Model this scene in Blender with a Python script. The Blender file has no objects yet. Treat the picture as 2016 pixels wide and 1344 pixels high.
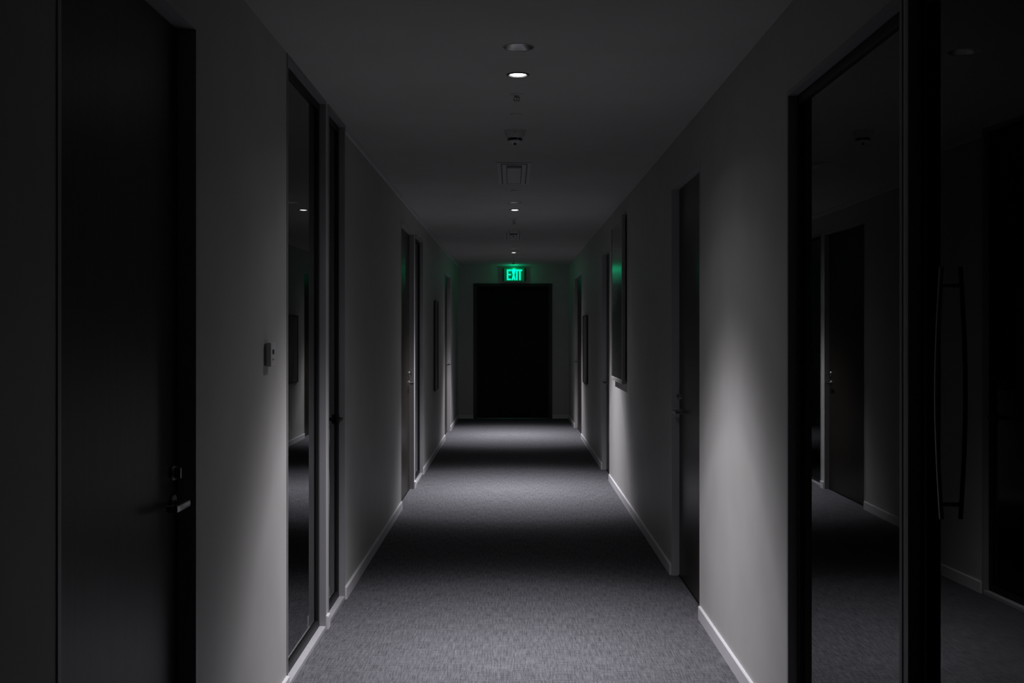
import bpy, bmesh, math
from mathutils import Vector, Matrix

SC = bpy.context.scene
COL = SC.collection
F = 2200.0                 # focal length in pixels of the 2016 px wide frame
CX, CY = 1008.0, 654.0     # vanishing point of the corridor
EYE = 1.519
XL, XR, H = -0.953, 1.0, 2.70
YEND, YBACK = (H - EYE) * F / 132, -3.2
LX = 0.027                 # the row of ceiling fittings

# ------------------------------------------------------------------ camera
cam = bpy.data.cameras.new('camera')
cam.sensor_width = 36.0
cam.lens = F / 2016 * 36.0
cam.shift_y = -(672 - CY) / 2016
cam.clip_start = 0.02
cam_ob = bpy.data.objects.new('camera', cam)
cam_ob.location = (0, 0, EYE)
cam_ob.rotation_euler = (math.pi / 2, 0, 0)
COL.objects.link(cam_ob)
SC.camera = cam_ob

# ------------------------------------------------------------------ world, exposure
w = bpy.data.worlds.new('night'); w.use_nodes = True
w.node_tree.nodes['Background'].inputs[0].default_value = (0.010, 0.011, 0.013, 1)
w.node_tree.nodes['Background'].inputs[1].default_value = 0.0
SC.world = w
SC.view_settings.view_transform = 'Standard'
SC.view_settings.look = 'None'
SC.view_settings.exposure = 0.0
SC.view_settings.gamma = 1.0
SC.view_settings.use_curve_mapping = False

LAMP_POWER = 0.093           # scale of every downlight beam
LAMP_COLOR = (0.96, 0.94, 1.0)
BEAM_TABLE = [(0, 1), (10, .85), (20, .58), (25, .45), (29, .34), (32, .27), (36, .125), (40, .045), (43.6, .018),
              (46, .013), (51, .0095), (56, .0058), (62, .0023), (68, .001), (76, .00001), (90, .00001)]
def beam_text():
    ang = [i * 2.0 for i in range(46)]
    val = []
    for a in ang:
        for (a0, v0), (a1, v1) in zip(BEAM_TABLE, BEAM_TABLE[1:]):
            if a0 <= a <= a1:
                val.append(1000 * math.exp(math.log(v0) + (math.log(v1) - math.log(v0)) * (a - a0) / (a1 - a0))); break
    t = bpy.data.texts.new('downlight_beam')
    t.from_string('IESNA:LM-63-1995\nTILT=NONE\n1 1000 1 %d 1 1 2 0 0 0\n1 1 0\n' % len(ang)
                  + ' '.join('%.1f' % a for a in ang) + '\n0\n' + ' '.join('%.3f' % v for v in val) + '\n')
    return t
BEAM = beam_text()

# ------------------------------------------------------------------ materials
def principled(name, color, rough=0.6, metal=0.0, spec=0.5):
    m = bpy.data.materials.new(name); m.use_nodes = True
    b = m.node_tree.nodes['Principled BSDF']
    b.inputs['Base Color'].default_value = (*color, 1)
    b.inputs['Roughness'].default_value = rough
    b.inputs['Metallic'].default_value = metal
    b.inputs['Specular IOR Level'].default_value = spec
    return m, m.node_tree, b

def noise(nt, scale, stretch, detail=3.0, rough=0.6):
    tc = nt.nodes.new('ShaderNodeTexCoord')
    mp = nt.nodes.new('ShaderNodeMapping'); mp.inputs['Scale'].default_value = stretch
    n = nt.nodes.new('ShaderNodeTexNoise')
    n.inputs['Scale'].default_value = scale
    n.inputs['Detail'].default_value = detail
    n.inputs['Roughness'].default_value = rough
    nt.links.new(tc.outputs['Object'], mp.inputs['Vector'])
    nt.links.new(mp.outputs['Vector'], n.inputs['Vector'])
    return n

def vary(nt, b, n, c0, c1, lo=0.35, hi=0.65):
    r = nt.nodes.new('ShaderNodeValToRGB')
    r.color_ramp.elements[0].position = lo; r.color_ramp.elements[0].color = (*c0, 1)
    r.color_ramp.elements[1].position = hi; r.color_ramp.elements[1].color = (*c1, 1)
    nt.links.new(n.outputs['Fac'], r.inputs['Fac'])
    nt.links.new(r.outputs['Color'], b.inputs['Base Color'])
    return r

def bump(nt, b, n, strength, dist):
    bp = nt.nodes.new('ShaderNodeBump')
    bp.inputs['Strength'].default_value = strength
    bp.inputs['Distance'].default_value = dist
    nt.links.new(n.outputs['Fac'], bp.inputs['Height'])
    nt.links.new(bp.outputs['Normal'], b.inputs['Normal'])

M = {}
def make_materials():
    m, nt, b = principled('wall_paint', (.6, .595, .6), .55, 0, .25)
    vary(nt, b, noise(nt, 3, (1, 1, 1)), (.435, .428, .412), (.465, .458, .444)); bump(nt, b, noise(nt, 260, (1, 1, 1), 2), .06, .001); M['wall'] = m
    m, nt, b = principled('ceiling_paint', (.6, .595, .6), .9, 0, .1)
    vary(nt, b, noise(nt, 2, (1, 1, 1)), (.475, .467, .45), (.505, .497, .48)); M['ceiling'] = m
    m, nt, b = principled('trim_paint', (.62, .61, .625), .35, 0, .5); M['trim'] = m
    # carpet: short loop pile ruled lengthwise with paler flecks
    m, nt, b = principled('carpet', (.08, .079, .086), .95, 0, .05)
    n1 = noise(nt, 60, (2.4, .14, 1), 4, .7)
    n2 = noise(nt, 300, (1, .55, 1), 2, .6)
    n3 = noise(nt, 30, (.35, 3.2, 1), 3, .7)
    mx = nt.nodes.new('ShaderNodeMath'); mx.operation = 'MULTIPLY_ADD'; mx.inputs[1].default_value = .45
    nt.links.new(n2.outputs['Fac'], mx.inputs[0])
    m2 = nt.nodes.new('ShaderNodeMath'); m2.operation = 'MULTIPLY_ADD'; m2.inputs[1].default_value = .35
    nt.links.new(n1.outputs['Fac'], m2.inputs[0])
    m3 = nt.nodes.new('ShaderNodeMath'); m3.operation = 'MULTIPLY'; m3.inputs[1].default_value = .2
    nt.links.new(n3.outputs['Fac'], m3.inputs[0])
    nt.links.new(m3.outputs[0], m2.inputs[2]); nt.links.new(m2.outputs[0], mx.inputs[2])
    r = nt.nodes.new('ShaderNodeValToRGB')
    r.color_ramp.elements[0].position = .40; r.color_ramp.elements[0].color = (.026, .0255, .028, 1)
    r.color_ramp.elements[1].position = .62; r.color_ramp.elements[1].color = (.165, .162, .177, 1)
    nt.links.new(mx.outputs[0], r.inputs['Fac']); nt.links.new(r.outputs['Color'], b.inputs['Base Color'])
    bp = nt.nodes.new('ShaderNodeBump'); bp.inputs['Strength'].default_value = .5; bp.inputs['Distance'].default_value = .004
    nt.links.new(mx.outputs[0], bp.inputs['Height']); nt.links.new(bp.outputs['Normal'], b.inputs['Normal'])
    M['carpet'] = m
    # dark veneer of the doors
    m, nt, b = principled('dark_veneer', (.02, .017, .014), .34, 0, .24)
    vary(nt, b, noise(nt, 9, (6, 6, .35), 5, .65), (.013, .011, .009), (.030, .025, .020)); M['veneer'] = m
    m, nt, b = principled('grey_frame_paint', (.40, .39, .395), .42, 0, .4); M['frame'] = m
    m, nt, b = principled('dark_frame_paint', (.035, .034, .034), .4, 0, .4); M['dark_frame'] = m
    m, nt, b = principled('pale_aluminium', (.52, .51, .53), .42, .35, .5)
    vary(nt, b, noise(nt, 40, (1, 1, .05)), (.49, .48, .50), (.55, .54, .56)); M['alu'] = m
    m, nt, b = principled('black_anodised', (.012, .012, .013), .5, 0, .25); M['black'] = m
    m, nt, b = principled('satin_nickel', (.42, .41, .41), .32, 1.0); M['nickel'] = m
    m, nt, b = principled('brushed_reflector', (.55, .54, .55), .36, 1.0); M['reflector'] = m
    m, nt, b = principled('white_plastic', (.66, .65, .66), .4, 0, .4); M['plastic'] = m
    m, nt, b = principled('fitting_plastic', (.50, .495, .49), .5, 0, .3); M['plastic2'] = m
    m, nt, b = principled('black_plastic', (.012, .012, .013), .45, 0, .4); M['blackplastic'] = m
    m, nt, b = principled('seam', (.01, .01, .01), .9, 0, .1); M['seam'] = m
    m, nt, b = principled('silver_wood_frame', (.36, .35, .345), .4, .2, .45)
    vary(nt, b, noise(nt, 30, (1, 1, .2)), (.33, .32, .315), (.39, .38, .375)); M['picframe'] = m
    m, nt, b = principled('mat_board', (.30, .295, .29), .8, 0, .2); M['mat'] = m
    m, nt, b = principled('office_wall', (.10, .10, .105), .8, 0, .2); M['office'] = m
    # abstract print in blue greys
    for nm, c0, c1, s in (('print_blue', (.055, .065, .08), (.30, .32, .36), 2.2), ('print_dark', (.12, .12, .125), (.26, .255, .255), 3.0)):
        m, nt, b = principled(nm, c0, .5, 0, .3)
        vary(nt, b, noise(nt, s, (1, 1.6, .7), 5, .6), c0, c1, .36, .68); M[nm] = m
    # clear glazing, thin pane: mirror at the fresnel share, clear for the rest
    m = bpy.data.materials.new('clear_glass'); m.use_nodes = True; nt = m.node_tree
    nt.nodes.remove(nt.nodes['Principled BSDF'])
    fr = nt.nodes.new('ShaderNodeFresnel'); fr.inputs['IOR'].default_value = 1.39
    tr = nt.nodes.new('ShaderNodeBsdfTransparent'); tr.inputs['Color'].default_value = (.86, .90, .89, 1)
    gl = nt.nodes.new('ShaderNodeBsdfGlossy'); gl.inputs['Roughness'].default_value = .0; gl.inputs['Color'].default_value = (.95, .98, .97, 1)
    mx = nt.nodes.new('ShaderNodeMixShader')
    nt.links.new(fr.outputs[0], mx.inputs[0]); nt.links.new(tr.outputs[0], mx.inputs[1]); nt.links.new(gl.outputs[0], mx.inputs[2])
    nt.links.new(mx.outputs[0], nt.nodes['Material Output'].inputs['Surface']); M['glass'] = m
    m2g = m.copy(); m2g.name = 'non_glare_acrylic'; M['acrylic'] = m2g
    for nd in m2g.node_tree.nodes:
        if nd.type == 'BSDF_GLOSSY': nd.inputs['Roughness'].default_value = .22
    def emit(name, color, strength):
        m = bpy.data.materials.new(name); m.use_nodes = True; nt = m.node_tree
        b = nt.nodes['Principled BSDF']
        b.inputs['Base Color'].default_value = (*[min(1, c) * .3 for c in color], 1)
        b.inputs['Roughness'].default_value = .3
        b.inputs['Emission Color'].default_value = (*color, 1)
        b.inputs['Emission Strength'].default_value = strength
        return m
    M['lens'] = emit('lit_lens', (1, .985, 1), 9.0)
    M['exit_letter'] = emit('exit_letter_glow', (.0, 1.0, .62), 1.0)
    M['exit_panel'] = emit('exit_panel_glow', (.0, 1.0, .30), .045)
    M['exit_panel'].node_tree.nodes['Principled BSDF'].inputs['Base Color'].default_value = (.03, .12, .06, 1)
make_materials()

# ------------------------------------------------------------------ mesh helpers
class MB:
    def __init__(self): self.bm = bmesh.new()
    def box(self, a, b, bevel=0.0, seg=1):
        lo = [min(p, q) for p, q in zip(a, b)]; hi = [max(p, q) for p, q in zip(a, b)]
        r = bmesh.ops.create_cube(self.bm, size=1.0)
        vs = r['verts']
        for v in vs:
            v.co = Vector([(lo[i] + hi[i]) / 2 + v.co[i] * (hi[i] - lo[i]) for i in range(3)])
        if bevel > 0:
            es = list({e for v in vs for e in v.link_edges})
            bmesh.ops.bevel(self.bm, geom=es, offset=bevel, segments=seg, affect='EDGES', profile=.5)
        return self
    def lathe(self, prof, c=(0, 0, 0), n=32, axis='Z', cap0=True, cap1=True):
        """prof: list of (radius, height along the axis)"""
        rings = []
        for r, h in prof:
            ring = []
            for i in range(n):
                t = 2 * math.pi * i / n
                p = (r * math.cos(t), r * math.sin(t), h)
                if axis == 'X': p = (p[2], p[0], p[1])
                elif axis == 'Y': p = (p[0], p[2], p[1])
                ring.append(self.bm.verts.new((p[0] + c[0], p[1] + c[1], p[2] + c[2])))
            rings.append(ring)
        for a, b in zip(rings, rings[1:]):
            for i in range(n):
                self.bm.faces.new((a[i], a[(i + 1) % n], b[(i + 1) % n], b[i]))
        if cap0: self.bm.faces.new(rings[0])
        if cap1: self.bm.faces.new(rings[-1])
        return self
    def tube(self, pts, r, n=12):
        pts = [Vector(p) for p in pts]
        rings = []
        for i, p in enumerate(pts):
            d = (pts[min(i + 1, len(pts) - 1)] - pts[max(i - 1, 0)]).normalized()
            up = Vector((0, 0, 1)) if abs(d.z) < .9 else Vector((1, 0, 0))
            u = d.cross(up).normalized(); v = d.cross(u).normalized()
            rings.append([self.bm.verts.new(p + r * (math.cos(2 * math.pi * k / n) * u + math.sin(2 * math.pi * k / n) * v)) for k in range(n)])
        for a, b in zip(rings, rings[1:]):
            for k in range(n): self.bm.faces.new((a[k], a[(k + 1) % n], b[(k + 1) % n], b[k]))
        self.bm.faces.new(rings[0]); self.bm.faces.new(rings[-1])
        return self
    def prism(self, poly, y0, y1):
        """polygon in x,z extruded along y"""
        a = [self.bm.verts.new((x, y0, z)) for x, z in poly]
        b = [self.bm.verts.new((x, y1, z)) for x, z in poly]
        self.bm.faces.new(a); self.bm.faces.new(b)
        for i in range(len(poly)):
            j = (i + 1) % len(poly)
            self.bm.faces.new((a[i], a[j], b[j], b[i]))
        return self
    def build(self, name, mat, parent=None, smooth=False, recalc=True):
        if recalc: bmesh.ops.recalc_face_normals(self.bm, faces=self.bm.faces[:])
        me = bpy.data.meshes.new(name)
        self.bm.to_mesh(me); self.bm.free()
        me.materials.append(mat if not isinstance(mat, str) else M[mat])
        if smooth:
            for p in me.polygons: p.use_smooth = True
            try: me.set_sharp_from_angle(angle=math.radians(35))
            except Exception: pass
        o = bpy.data.objects.new(name, me); COL.objects.link(o)
        if parent: o.parent = parent
        return o

def local(o, root):
    """keep the mesh in world coordinates under a moved root"""
    o.matrix_parent_inverse = root.matrix_world.inverted()

def empty(name, loc):
    o = bpy.data.objects.new(name, None); o.empty_display_size = .05
    o.location = loc; COL.objects.link(o)
    return o

def tag(o, label=None, cat=None, group=None, kind=None):
    if label: o['label'] = label
    if cat: o['category'] = cat
    if group: o['group'] = group
    if kind: o['kind'] = kind
    return o

def yl(px): return -XL * F / (CX - px)         # depth of a point of the left wall
def yr(px): return XR * F / (px - CX)          # depth of a point of the right wall
def yc(py): return (H - EYE) * F / (CY - py)   # depth of a point of the ceiling

class Side:
    """a wall of the corridor; d is the depth behind its face (negative: proud of it)"""
    def __init__(self, s): self.s = s; self.x = XR if s > 0 else XL
    def p(self, d, y, z): return (self.x + self.s * d, y, z)
    def box(self, mb, d0, d1, y0, y1, z0, z1, bevel=0, seg=1):
        mb.box(self.p(d0, y0, z0), self.p(d1, y1, z1), bevel, seg); return mb
LEFT, RIGHT = Side(-1), Side(1)
WT = .16     # wall thickness
LIN = .018   # lining thickness

# ------------------------------------------------------------------ openings
def zt(py, Y): return EYE + (CY - py) * Y / F
L1 = (yl(118), yl(384), 2.428)
L2 = (yl(566), yl(640), 2.682)
L3 = (yl(646.7), yl(677.5), 2.682)
L4 = (yl(790), yl(814.5), 2.465)
L5 = (yl(817), yl(832), 2.475)
L6 = (yl(875.6), yl(886), 2.36)
R1 = (yr(1773), yr(1553), 2.372)
R2 = (yr(1790) - 1.02, yr(1790), 2.372)
R3 = (yr(1378), yr(1323), 2.41)
R4 = (yr(1200), yr(1186), 2.372)
R5 = (yr(1145), yr(1132), 2.365)
FD = ((934 - CX) * YEND / F, (1085 - CX) * YEND / F, zt(560, YEND))

def build_wall(side, name, openings, label):
    mb = MB()
    ys = YBACK
    for y0, y1, z in sorted(openings):
        side.box(mb, 0, WT, ys, y0 - LIN, 0, H)
        side.box(mb, 0, WT, y0 - LIN, y1 + LIN, z + LIN, H)
        ys = y1 + LIN
    side.box(mb, 0, WT, ys, YEND + WT, 0, H)
    return tag(mb.build(name, 'wall'), label, kind='structure')
build_wall(LEFT, 'wall_left', [L1, L2, L3, L4, L5, L6], 'off white painted left wall of the corridor')
build_wall(RIGHT, 'wall_right', [R1, R2, R3, R4, R5], 'off white painted right wall of the corridor')
mb = MB()
mb.box((XL, YEND, 0), (FD[0] - LIN, YEND + WT, H)).box((FD[1] + LIN, YEND, 0), (XR, YEND + WT, H)).box((FD[0] - LIN, YEND, FD[2] + LIN), (FD[1] + LIN, YEND + WT, H))
tag(mb.build('wall_far', 'wall'), 'off white end wall around the dark door under the green sign', kind='structure')
tag(MB().box((XL, YBACK - WT, 0), (XR, YBACK, H)).build('wall_near', 'wall'), 'off white wall closing the corridor behind the viewer', kind='structure')

# floor
tag(MB().box((XL - WT, YBACK - WT, -.08), (XR + WT, YEND + WT, 0)).build('floor', 'carpet'), 'dark grey loop pile carpet running down the corridor', kind='structure')

# ceiling, with a round cut-out for each recessed light
LIT = [yc(147), yc(413), yc(497)]
UNLIT = [yc(93), yc(398.5), yc(489)]
RL, RU = .046, .066      # radius of the cut-outs
def build_ceiling():
    mb = MB(); bm = mb.bm; hw = .09
    def quad(x0, x1, y0, y1): bm.faces.new([bm.verts.new((x, y, H)) for x, y in ((x0, y0), (x0, y1), (x1, y1), (x1, y0))])
    ex0, ex1, ey0, ey1 = XL - WT, XR + WT, YBACK - WT, YEND + WT
    quad(ex0, LX - hw, ey0, ey1); quad(LX + hw, ex1, ey0, ey1)
    y = ey0
    for c, r in sorted([(v, RL) for v in LIT] + [(v, RU) for v in UNLIT]):
        quad(LX - hw, LX + hw, y, c - hw); y = c + hw
        n = 32; inner, outer, top = [], [], []
        for i in range(n):
            t = 2 * math.pi * i / n; ct, st = math.cos(t), math.sin(t); k = max(abs(ct), abs(st))
            inner.append(bm.verts.new((LX + r * ct, c + r * st, H)))
            top.append(bm.verts.new((LX + r * ct, c + r * st, H + .014)))
            outer.append(bm.verts.new((LX + hw * ct / k, c + hw * st / k, H)))
        for i in range(n):
            j = (i + 1) % n
            bm.faces.new((inner[i], outer[i], outer[j], inner[j]))
            bm.faces.new((inner[i], inner[j], top[j], top[i]))
    quad(LX - hw, LX + hw, y, ey1)
    mb.box((ex0, ey0, H + .14), (ex1, ey1, H + .2))
    return tag(mb.build('ceiling', 'ceiling', recalc=False), 'off white painted flat ceiling with one row of fittings', kind='structure')
build_ceiling()

# shallow moulding along the top of the left wall
mb = MB()
LEFT.box(mb, -.010, .004, L3[1] + .02, YEND, H - .045, H, .002)
tag(mb.build('trim_1', 'trim'), 'slim moulding where the left wall meets the ceiling', kind='structure')

# baseboards
BT, BH = .013, .068
def board(mb, side, y0, y1):
    s, x = side.s, side.x
    pts = [(x, 0), (x - s * BT, 0), (x - s * BT, BH - .004), (x - s * (BT - .004), BH), (x, BH)]
    return mb.prism(pts, y0, y1)
def baseboards(side, name, opens, where):
    ys = YBACK; k = 0
    for y0, y1, z in sorted(opens) + [(YEND, YEND, 0)]:
        a, b = ys, y0 - (LIN if z else 0)
        if b - a > .03:
            o = board(MB(), side, a, b).build(name, 'trim')
            tag(o, where[k], kind='structure')
            k += 1
        ys = y1 + LIN
baseboards(LEFT, 'baseboard_left', [L1, L2, L3, L4, L5, L6], [
    'pale baseboard of the left wall nearer than the dark door',
    'pale baseboard below the thermostat', 'short pale baseboard block on the strip between the two left glass panels',
    'long pale baseboard of the left wall past the full height glass', 'tiny baseboard block between the far left door and its sidelight',
    'pale baseboard below the dark picture on the left wall', 'short baseboard at the far left corner'])
baseboards(RIGHT, 'baseboard_right', [R1, R2, R3, R4, R5], [
    'baseboard of the right wall nearer than the glass door', 'short baseboard under the post between the right glass panels',
    'bright baseboard of the right wall beside the near glass panel', 'pale baseboard below the large framed print',
    'pale baseboard below the dark picture on the right wall', 'short baseboard at the far right corner'])
for a, b, t in ((XL, FD[0] - LIN, 'baseboard on the end wall left of the dark door'), (FD[1] + LIN, XR, 'baseboard on the end wall right of the dark door')):
    o = MB().box((a, YEND, 0), (b, YEND - BT, BH), .003).build('baseboard_far', 'trim')
    tag(o, t, kind='structure')

# dark rooms behind the glazing
def office(side, y0, y1, depth, lab):
    a, b = WT, WT + depth
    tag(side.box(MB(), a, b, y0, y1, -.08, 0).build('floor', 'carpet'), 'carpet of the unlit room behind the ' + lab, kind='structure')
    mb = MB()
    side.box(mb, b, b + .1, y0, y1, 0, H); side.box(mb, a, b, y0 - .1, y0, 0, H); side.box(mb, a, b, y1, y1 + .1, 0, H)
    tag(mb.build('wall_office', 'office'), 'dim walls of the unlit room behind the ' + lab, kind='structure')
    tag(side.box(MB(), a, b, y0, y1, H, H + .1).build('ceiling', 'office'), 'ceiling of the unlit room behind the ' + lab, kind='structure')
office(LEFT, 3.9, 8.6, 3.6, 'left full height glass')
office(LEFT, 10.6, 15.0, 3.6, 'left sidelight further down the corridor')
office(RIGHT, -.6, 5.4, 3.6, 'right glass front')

# ------------------------------------------------------------------ doors and glazing
def lining(side, op, mat, root, depth=WT, sill=None, proud=.003, name='frame'):
    y0, y1, z = op
    mb = MB()
    side.box(mb, -proud, depth, y0 - LIN, y0, 0, z + LIN)
    side.box(mb, -proud, depth, y1, y1 + LIN, 0, z + LIN)
    side.box(mb, -proud, depth, y0, y1, z, z + LIN)
    if sill: side.box(mb, -proud, sill[1], y0, y1, 0, sill[0], .0015)
    o = mb.build(name, mat, root); local(o, root)
    return o

def lever(side, root, d, y, z, toward=-1, lock=True, mat='nickel', q=1.0):
    """lever on a round rose, arm pointing along y; d is the depth of the leaf face"""
    s = side.s
    hb = MB()
    X = side.p(d, y, z)[0]
    hb.lathe([(.027, 0), (.027, -s * .006), (.0245, -s * .009)], (X, y, z), 24, 'X')
    hb.lathe([(.0095, -s * .008), (.0095, -s * .046 * q)], (X, y, z), 16, 'X')
    hb.box((X - s * .038 * q, y - toward * .012, z - .0095), (X - s * .052 * q, y + toward * .115, z + .0095), .003, 2)
    hb.box((X - s * .018 * q, y + toward * .103, z - .0095), (X - s * .050 * q, y + toward * .115, z + .0095), .003, 2)
    h = hb.build('lever_handle', mat, root, True); local(h, root)
    if lock:
        lb = MB()
        lb.lathe([(.024, 0), (.024, -s * .007), (.021, -s * .011)], (X, y, z + .09), 24, 'X')
        lb.box((X - s * .010, y - .005, z + .074), (X - s * .028, y + .005, z + .106), .002, 2)
        l = lb.build('thumb_turn', 'nickel', root, True); local(l, root)
    return h

def timber_door(side, name, op, label, frame_mat, recess=.047, handle='far', hz=1.02, lock=True):
    y0, y1, z = op
    root = empty(name, side.p(0, (y0 + y1) / 2, 0)); bpy.context.view_layer.update()
    tag(root, label, 'door', kind='structure')
    lining(side, op, frame_mat, root)
    g = .004
    leaf = side.box(MB(), recess, recess + .044, y0 + g, y1 - g, .009, z - g, .0015).build('door_leaf', 'veneer', root); local(leaf, root)
    mb = MB()                                       # rebate stop behind the leaf
    side.box(mb, recess + .045, recess + .075, y0, y0 + .02, 0, z); side.box(mb, recess + .045, recess + .075, y1 - .02, y1, 0, z)
    side.box(mb, recess + .045, recess + .075, y0 + .02, y1 - .02, z - .02, z)
    st = mb.build('door_stop', 'dark_frame', root); local(st, root)
    th = side.box(MB(), recess - .004, recess + .07, y0, y1, 0, .006).build('threshold', 'seam', root); local(th, root)
    if handle == 'far': lever(side, leaf_root(root), recess, y1 - .065, hz, -1, lock)
    else: lever(side, leaf_root(root), recess, y0 + .065, hz, 1, lock)
    return root
def leaf_root(r): return r

def glazed(side, name, op, label, cat):
    y0, y1, z = op
    root = empty(name, side.p(0, (y0 + y1) / 2, 0)); bpy.context.view_layer.update()
    tag(root, label, cat, kind='structure')
    glazed_lining(side, op, root)
    st, d0, d1, b = .033, .029, .060, .012
    local(side.box(MB(), -.003, .030, y0, y1, 0, .022, .0015).build('sill', 'alu', root), root)
    mb = MB()
    side.box(mb, d0, d1, y0, y0 + st, b, z, .001); side.box(mb, d0, d1, y1 - st, y1, b, z, .001)
    side.box(mb, d0, d1, y0 + st, y1 - st, z - st, z, .001); side.box(mb, d0, d1, y0 + st, y1 - st, 0, b + .045, .001)
    local(mb.build('glazing_frame', 'black', root), root)
    local(side.box(MB(), .040, .046, y0 + st - .006, y1 - st + .006, b + .04, z - st + .006).build('pane', 'glass', root), root)
    return root

def glazed_lining(side, op, root):
    y0, y1, z = op
    for nm, mat, a, b in (('lining', 'reveal', -.003, .034), ('inner_reveal', 'black', .034, WT)):
        mb = MB()
        side.box(mb, a, b, y0 - LIN, y0, 0, z + LIN); side.box(mb, a, b, y1, y1 + LIN, 0, z + LIN)
        side.box(mb, a, b, y0, y1, z, z + LIN)
        local(mb.build(nm, mat, root), root)
m, nt, b = principled('grey_reveal_paint', (.26, .255, .265), .45, 0, .4); M['reveal'] = m

timber_door(LEFT, 'door_1', L1, 'nearest dark veneer door on the left with lever and thumb turn', 'frame', .050, hz=1.015)
glazed(LEFT, 'window_1', L2, 'full height glass panel on the left just past the thermostat', 'window')
r = glazed(LEFT, 'door_2', L3, 'narrow glazed door right after the full height left glass panel', 'door')
lever(LEFT, r, .029, L3[1] - .05, 1.03, -1, False, 'black', .55)
timber_door(LEFT, 'door_3', L4, 'dark veneer door midway along the left wall beside a narrow sidelight', 'frame', .042, hz=1.03)
glazed(LEFT, 'window_2', L5, 'narrow dark sidelight beside the midway left door', 'window')
timber_door(LEFT, 'door_4', L6, 'farthest dark door on the left wall near the end corner', 'frame', .045, hz=1.03, lock=False)
glazed(RIGHT, 'window_3', R1, 'large dark glass panel on the right with pale post', 'window')
def glass_door():
    y0, y1, z = R2
    root = empty('door_5', RIGHT.p(0, (y0 + y1) / 2, 0)); bpy.context.view_layer.update()
    tag(root, 'glass door at the right edge with a long upright pull', 'door', kind='structure')
    glazed_lining(RIGHT, R2, root)
    turn = Matrix.Rotation(DOOR_AJAR, 4, 'Z')
    piv = Vector((XR + .042, y1 - .003, 0))
    def swung(o, parent):
        o.data.transform(Matrix.Translation(piv) @ turn @ Matrix.Translation(-piv)); o.parent = parent
        bpy.context.view_layer.update(); o.matrix_parent_inverse = parent.matrix_world.inverted(); return o
    st, d0, d1, b = .033, .029, .056, .008
    a0, a1 = y0 + .004, y1 - .003
    mb = MB()
    RIGHT.box(mb, d0, d1, a0, a0 + st, b, z - .004, .001); RIGHT.box(mb, d0, d1, a1 - st, a1, b, z - .004, .001)
    RIGHT.box(mb, d0, d1, a0 + st, a1 - st, z - .004 - st, z - .004, .001); RIGHT.box(mb, d0, d1, a0 + st, a1 - st, b, b + .09, .001)
    swung(mb.build('door_frame', 'black', root), root)
    swung(RIGHT.box(MB(), .039, .045, a0 + st - .006, a1 - st + .006, b + .08, z - st + .002).build('pane', 'glass', root), root)
    py = 1.012 * F / (1845 - CX); hb = MB(); pts = []
    for i in range(19):
        t = i / 18; zz = 1.075 + t * .60
        pts.append((XR + .016 - .012 * math.sin(math.pi * t), py, zz))
    hb.tube(pts, .0055, 12)
    h = hb.build('pull_handle', 'dark_steel', root, True)
    mb = MB()
    for zz in (1.11, 1.63): mb.tube([(XR + .013, py, zz), (XR + .040, py, zz)], .005, 10)
    p = mb.build('pull_post', 'dark_steel', h, True)
    swung(h, root); swung(p, h)
DOOR_AJAR = math.radians(2.3)
m, nt, b = principled('dark_steel', (.30, .30, .31), .4, 1.0); M['dark_steel'] = m
glass_door()
timber_door(RIGHT, 'door_6', R3, 'dark door on the right in grey frame, nearer than the framed print', 'frame', .045, hz=1.03)
timber_door(RIGHT, 'door_7', R4, 'dark door on the right just past the large framed print', 'frame', .045, hz=.97, lock=False)
timber_door(RIGHT, 'door_8', R5, 'farthest dark door on the right wall near the end corner', 'frame', .040, hz=1.06, lock=False)

# end door
root = empty('door_9', ((FD[0] + FD[1]) / 2, YEND, 0)); bpy.context.view_layer.update()
tag(root, 'wide black door in the end wall under the green sign', 'door', kind='structure')
mb = MB()
mb.box((FD[0] - LIN, YEND - .012, 0), (FD[0] + .045, YEND + WT, FD[2] + LIN)).box((FD[1] - .045, YEND - .012, 0), (FD[1] + LIN, YEND + WT, FD[2] + LIN))
mb.box((FD[0] + .045, YEND - .012, FD[2] - .03), (FD[1] - .045, YEND + WT, FD[2] + LIN))
local(mb.build('frame', 'dark_frame', root), root)
m, nt, b = principled('black_veneer', (.004, .004, .004), .55, 0, .2); M['blackveneer'] = m
local(MB().box((FD[0] + .048, YEND + .05, .012), (FD[1] - .048, YEND + .095, FD[2] - .033), .002).build('door_leaf', 'blackveneer', root), root)
local(MB().box((FD[0] + .045, YEND + .0, 0), (FD[1] - .045, YEND + .10, .009), .002).build('threshold', 'nickel', root), root)
hb = MB(); hx = FD[0] + .11
hb.lathe([(.026, .05), (.026, .043)], (hx, YEND, 1.04), 20, 'Y')
hb.lathe([(.009, .045), (.009, .005)], (hx, YEND, 1.04), 12, 'Y')
hb.box((hx - .01, YEND + .0, 1.031), (hx + .115, YEND + .014, 1.049), .003)
local(hb.build('lever_handle', 'black', root), root)

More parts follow.
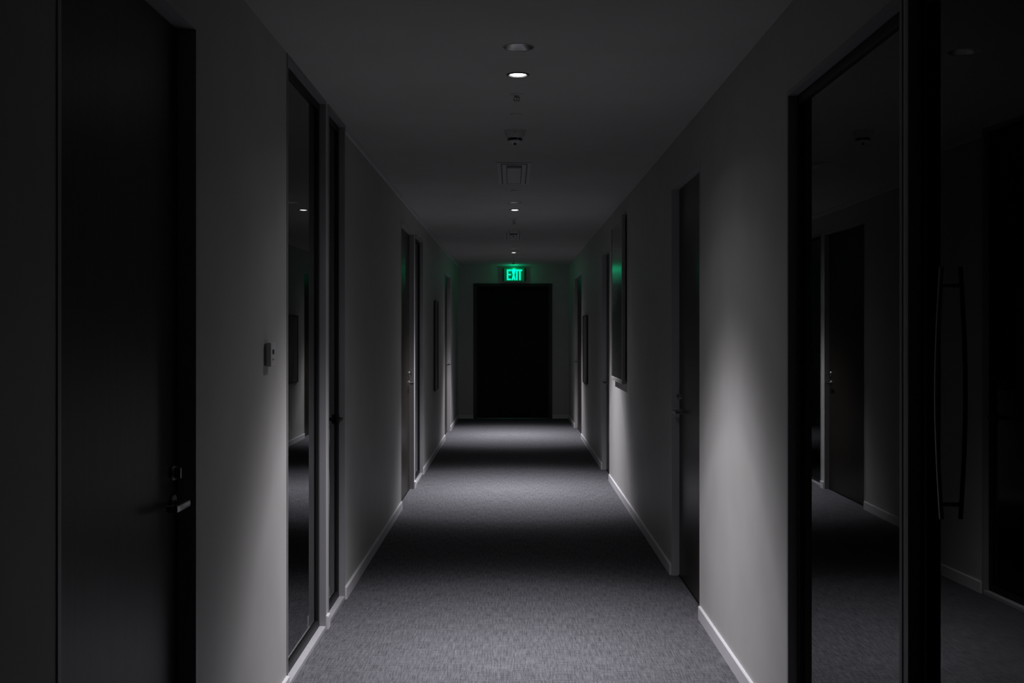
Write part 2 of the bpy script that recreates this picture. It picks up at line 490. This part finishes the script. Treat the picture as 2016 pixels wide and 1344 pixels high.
# ------------------------------------------------------------------ ceiling fittings
def downlight(y, lit, label, gain=1.0):
    root = empty('downlight', (LX, y, H)); bpy.context.view_layer.update()
    c = (LX, y, H)
    tag(root, label, 'light', 'lit downlights' if lit else 'unlit recessed downlights')
    if lit:
        t = MB().lathe([(.0525, 0), (.0525, -.003), (.049, -.005), (.042, -.004), (.0385, .004), (.0385, .03)], c, 40, 'Z', False, False).build('trim_ring', 'dark_ring', root, True)
        ln = MB().lathe([(.0003, -.0045), (.016, -.004), (.030, -.0015), (.0380, .003), (.0380, .006)], c, 40, 'Z', True, True).build('lens', 'lens', root, True)
        local(t, root); local(ln, root)
        ld = bpy.data.lights.new('beam', 'SPOT')
        ld.spot_size = math.radians(156); ld.spot_blend = .05
        ld.shadow_soft_size = .022
        ld.color = LAMP_COLOR
        ld.energy = 100.0 * LAMP_POWER * gain
        ld.use_nodes = True
        nt = ld.node_tree
        em = nt.nodes['Emission']
        ies = nt.nodes.new('ShaderNodeTexIES'); ies.mode = 'INTERNAL'; ies.ies = BEAM
        ies.inputs['Strength'].default_value = 1.0
        nt.links.new(ies.outputs['Fac'], em.inputs['Strength'])
        lo = bpy.data.objects.new('beam', ld); COL.objects.link(lo)
        lo.parent = root; lo.location = (0, 0, -.035); lo.rotation_euler = (math.radians(-.9), math.radians(1.0), 0)
    else:
        t = MB().lathe([(.0685, 0), (.0685, -.002), (.0665, -.0035), (.0645, -.002), (.0640, .002)], c, 40, 'Z', False, False).build('trim_ring', 'plastic', root, True)
        rf = MB().lathe([(.0645, 0), (.056, .009), (.044, .020), (.030, .029), (.020, .033), (.020, .060)], c, 40, 'Z', False, True).build('reflector', 'reflector', root, True)
        lp = MB().lathe([(.0005, .026), (.008, .027), (.013, .032), (.014, .044), (.012, .058)], c, 24, 'Z', True, True).build('lamp', 'plastic2', root, True)
        for o in (t, rf, lp): local(o, root)
    return root
m, nt, b = principled('shadowed_ring', (.10, .10, .10), .5, 0, .3); M['dark_ring'] = m  # shade inside the lit downlights' trim put into the ring's dark colour
for y, l in zip(LIT, ('nearest and brightest lit downlight in the ceiling', 'second lit downlight, midway along the ceiling', 'third lit downlight, just before the green sign')): downlight(y, True, l, 1.0 if y == LIT[0] else 1.32)
for y, l in zip(UNLIT, ('large unlit recessed downlight nearest the viewer', 'unlit recessed downlight before the second lit one', 'unlit recessed downlight before the third lit one')): downlight(y, False, l)

def sprinkler(y, label, s=1.0, q=1.0):
    """s scales the width, q the drop below the ceiling"""
    root = empty('sprinkler', (LX - .004, y, H)); bpy.context.view_layer.update()
    c = (LX - .004, y, H)
    tag(root, label, 'sprinkler', 'ceiling sprinklers')
    e = MB().lathe([(.036 * s, 0), (.035 * s, -.004 * q), (.026 * s, -.010 * q), (.016 * s, -.012 * q)], c, 32, 'Z', False, True).build('escutcheon', 'plastic2', root, True)
    bd = MB().lathe([(.012 * s, -.010 * q), (.012 * s, -.022 * q), (.008 * s, -.026 * q)], c, 16, 'Z').build('body', 'plastic2', root, True)
    parts = [e, bd]
    for k in (-1, 1):
        parts.append(MB().tube([(c[0] + k * .008 * s, y, H - .022 * q), (c[0] + k * .017 * s, y, H - .034 * q), (c[0] + k * .012 * s, y, H - .046 * q), (c[0] + k * .002, y, H - .053 * q)], .003 * s, 8).build('frame_arm', 'plastic2', root, True))
    parts.append(MB().tube([(c[0], y, H - .024 * q), (c[0], y, H - .053 * q)], .0022 * s, 8).build('glass_bulb', 'nickel', root, True))
    parts.append(MB().lathe([(.004, -.051 * q), (.020 * s, -.054 * q), (.021 * s, -.056 * q), (.003, -.058 * q)], c, 24, 'Z').build('deflector', 'brass_dark', root, True))
    for o in parts: local(o, root)
    return root
m, nt, b = principled('tarnished_metal', (.16, .155, .15), .4, 1.0); M['brass_dark'] = m
sprinkler(yc(186), 'small pale sprinkler just past the nearest lit downlight', .95, .6)
sprinkler(yc(430), 'sprinkler just past the second lit downlight')
sprinkler(yc(508), 'sprinkler just above the green sign', 1.3, 1.75)

def cover_plate(y, label):
    o = MB().lathe([(.032, 0), (.032, -.003), (.029, -.005), (.0003, -.0055)], (0, 0, 0), 32, 'Z', True, False).build('cover_plate', 'ceiling', None, True)
    o.location = (LX - .006, y, H); tag(o, label, 'cover plate', 'round ceiling cover plates')
cover_plate(yc(225.5), 'flat round cover plate between near sprinkler and near smoke detector')
cover_plate(yc(375), 'flat round cover plate past the larger air diffuser')

def detector(y, label):
    root = empty('smoke_detector', (LX - .010, y, H)); bpy.context.view_layer.update()
    c = (LX - .010, y, H)
    tag(root, label, 'smoke detector', 'ceiling smoke detectors')
    ps = [MB().lathe([(.066, 0), (.066, -.006), (.062, -.010), (.052, -.010)], c, 40, 'Z', True, True).build('base', 'plastic2', root, True),
          MB().lathe([(.060, -.008), (.056, -.024), (.047, -.042)], c, 40, 'Z', True, True).build('body', 'plastic2', root, True),
          MB().lathe([(.043, -.040), (.043, -.056)], c, 40, 'Z', True, True).build('vent_slot', 'blackplastic', root, True),
          MB().lathe([(.040, -.055), (.037, -.061), (.028, -.066), (.014, -.068)], c, 40, 'Z', True, True).build('cap', 'plastic2', root, True),
          MB().lathe([(.007, -.066), (.007, -.078), (.004, -.081)], c, 16, 'Z', True, True).build('sensor', 'blackplastic', root, True)]
    lg = MB().box((c[0] - .003, y - .063, H - .012), (c[0] + .003, y - .058, H - .017), .001).build('indicator', 'blackplastic', root); ps.append(lg)
    for a in range(4):
        t = 2 * math.pi * a / 4
        ps.append(MB().box((c[0] + .041 * math.cos(t + .39) - .0025, y + .041 * math.sin(t + .39) - .0025, H - .041), (c[0] + .041 * math.cos(t + .39) + .0025, y + .041 * math.sin(t + .39) + .0025, H - .056)).build('slot_rib', 'plastic2', root))
    for o in ps: local(o, root)
detector(yc(258.5), 'nearest white smoke detector with dark slot on the ceiling')
detector(yc(453), 'distant dark looking smoke detector before the smaller air diffuser')

def diffuser(y0, y1, wd, label):
    xc = LX - .012
    root = empty('air_diffuser', (xc, (y0 + y1) / 2, H)); bpy.context.view_layer.update()
    tag(root, label, 'air vent', 'ceiling air diffusers')
    def ring(hw, hl, t, z0, z1):
        mb = MB(); ym = (y0 + y1) / 2
        a, b = (xc - hw, ym - hl), (xc + hw, ym + hl)
        mb.box((a[0], a[1], z0), (a[0] + t, b[1], z1), .001); mb.box((b[0] - t, a[1], z0), (b[0], b[1], z1), .001)
        mb.box((a[0] + t, a[1], z0), (b[0] - t, a[1] + t, z1), .001); mb.box((a[0] + t, b[1] - t, z0), (b[0] - t, b[1], z1), .001)
        return mb
    hw, hl = wd / 2, (y1 - y0) / 2
    ps = [ring(hw, hl, .024, H, H - .006).build('flange', 'plastic2', root),
          MB().box((xc - hw + .02, y0 + .02, H - .001), (xc + hw - .02, y1 - .02, H - .002)).build('throat', 'blackplastic', root),
          ring(hw - .034, hl - .05, .030, H - .002, H - .012).build('vane', 'plastic2', root),
          MB().box((xc - hw + .068, y0 + .16, H - .002), (xc + hw - .068, y1 - .16, H - .020), .002).build('core', 'plastic2', root)]
    for o in ps: local(o, root)
diffuser(yc(319), yc(361), .238, 'larger rectangular air diffuser past the near smoke detector')
diffuser(yc(458), yc(471), .215, 'smaller looking far air diffuser past the second sprinkler')

# ------------------------------------------------------------------ exit sign on the end wall
SIGN_POWER = .7
def exit_sign():
    k = (YEND - .06) / F / 16.8
    yf = YEND - .055
    xc, zc = (1012.2 - CX) * (YEND - .06) / F, zt(540.5, YEND - .06)
    root = empty('exit_sign', (xc, yf, zc)); bpy.context.view_layer.update()
    tag(root, 'green glowing exit sign above the end door', 'sign')
    def X(u): return xc + (u - 878) * k
    def Z(v): return zc - (v - 680) * k
    ps = [MB().box((X(540), yf, Z(460)), (X(1215), yf + .012, Z(900)), .002).build('panel', 'exit_panel', root),
          MB().box((X(500), yf + .016, Z(470)), (X(1260), YEND, Z(890)), .004).build('housing', 'fit_dark', root),
          MB().box((X(540), yf - .004, Z(440)), (X(1215), yf + .016, Z(462)), .001).build('top_rail', 'fit_dark', root)]
    P = {'E': [(635, 510), (775, 510), (775, 562), (690, 562), (690, 656), (772, 656), (772, 705), (690, 705), (690, 808), (775, 808), (775, 862), (635, 862)],
         'X': [(790, 510), (842, 510), (862, 590), (880, 510), (930, 510), (889, 684), (930, 862), (878, 862), (860, 782), (842, 862), (790, 862), (832, 684)],
         'I': [(942, 510), (995, 510), (995, 862), (942, 862)],
         'T': [(1003, 510), (1145, 510), (1145, 562), (1096, 562), (1096, 862), (1043, 862), (1043, 562), (1003, 562)]}
    for ch, poly in P.items():
        ps.append(MB().prism([(X(u), Z(v)) for u, v in poly], yf - .003, yf + .002).build('letter', 'exit_letter', root))
    for o in ps: local(o, root)
    ld = bpy.data.lights.new('sign_lamp', 'POINT'); ld.energy = SIGN_POWER; ld.color = (.0, 1.0, .42); ld.shadow_soft_size = .012
    lo = bpy.data.objects.new('sign_lamp', ld); COL.objects.link(lo); lo.parent = root; lo.location = (0, -.08, .095)
m, nt, b = principled('sign_housing', (.06, .065, .062), .5, 0, .3); M['fit_dark'] = m
exit_sign()

# ------------------------------------------------------------------ pictures and thermostat
def picture(side, name, y0, y1, z0, z1, thick, fw, art, frame_mat, label, mat_w=.0, cat='picture', glaze=True):
    root = empty(name, side.p(0, (y0 + y1) / 2, z0)); bpy.context.view_layer.update()
    tag(root, label, cat)
    mb = MB()
    a, b = -thick, -.012
    side.box(mb, a, b, y0, y0 + fw, z0, z1, .002); side.box(mb, a, b, y1 - fw, y1, z0, z1, .002)
    side.box(mb, a, b, y0 + fw, y1 - fw, z0, z0 + fw, .002); side.box(mb, a, b, y0 + fw, y1 - fw, z1 - fw, z1, .002)
    ps = [mb.build('frame', frame_mat, root)]
    ps.append(side.box(MB(), -.010, -.001, y0 + fw, y1 - fw, z0 + fw, z1 - fw).build('backing_board', 'blackplastic', root))
    if mat_w:
        mb = MB(); c, d = -.016, -.011; q = fw + mat_w
        side.box(mb, c, d, y0 + fw, y0 + q, z0 + fw, z1 - fw); side.box(mb, c, d, y1 - q, y1 - fw, z0 + fw, z1 - fw)
        side.box(mb, c, d, y0 + q, y1 - q, z0 + fw, z0 + q); side.box(mb, c, d, y0 + q, y1 - q, z1 - q, z1 - fw)
        ps.append(mb.build('mat', 'mat', root))
    ps.append(side.box(MB(), -.013, -.010, y0 + fw, y1 - fw, z0 + fw, z1 - fw).build('print', art, root))
    if glaze: ps.append(side.box(MB(), -thick + .006, -thick + .008, y0 + fw, y1 - fw, z0 + fw, z1 - fw).build('glazing', 'acrylic', root))
    for o in ps: local(o, root)
py0 = (XR - .04) * F / (1225 - CX); py1 = (XR - .04) * F / (1203 - CX)
picture(RIGHT, 'framed_print', py0, py1, 1.065, 2.545, .042, .035, 'print_blue', 'picframe', 'large framed blue grey print on the right wall', .05)
picture(RIGHT, 'dark_picture', yr(1158), yr(1150), .83, 1.75, .022, .012, 'print_dark', 'dark_frame', 'small dark picture on the right wall before the farthest door', glaze=False)
picture(LEFT, 'dark_picture', yl(853.5), yl(860), .80, 1.91, .022, .012, 'print_dark', 'dark_frame', 'tall dark picture on the left wall past the sidelight', glaze=False)

def thermostat():
    y0 = yl(520.5); y1 = y0 + .078; z0, z1 = 1.386, 1.480
    root = empty('thermostat', LEFT.p(0, (y0 + y1) / 2, z0)); bpy.context.view_layer.update()
    tag(root, 'white wall thermostat with small black display beside the left glass', 'thermostat')
    ps = [LEFT.box(MB(), -.006, 0, y0 + .003, y1 - .003, z0 + .003, z1 - .003, .002).build('back_plate', 'plastic2', root),
          LEFT.box(MB(), -.026, -.006, y0, y1, z0, z1, .004, 2).build('body', 'plastic', root, True),
          LEFT.box(MB(), -.0268, -.0255, y0 + .024, y0 + .054, z1 - .046, z1 - .028).build('display', 'blackplastic', root)]
    for i in range(2):
        ps.append(LEFT.box(MB(), -.0275, -.0255, y0 + .024 + .018 * i, y0 + .036 + .018 * i, z0 + .024, z0 + .032, .0008).build('button', 'plastic2', root))
    for o in ps: local(o, root)
thermostat()
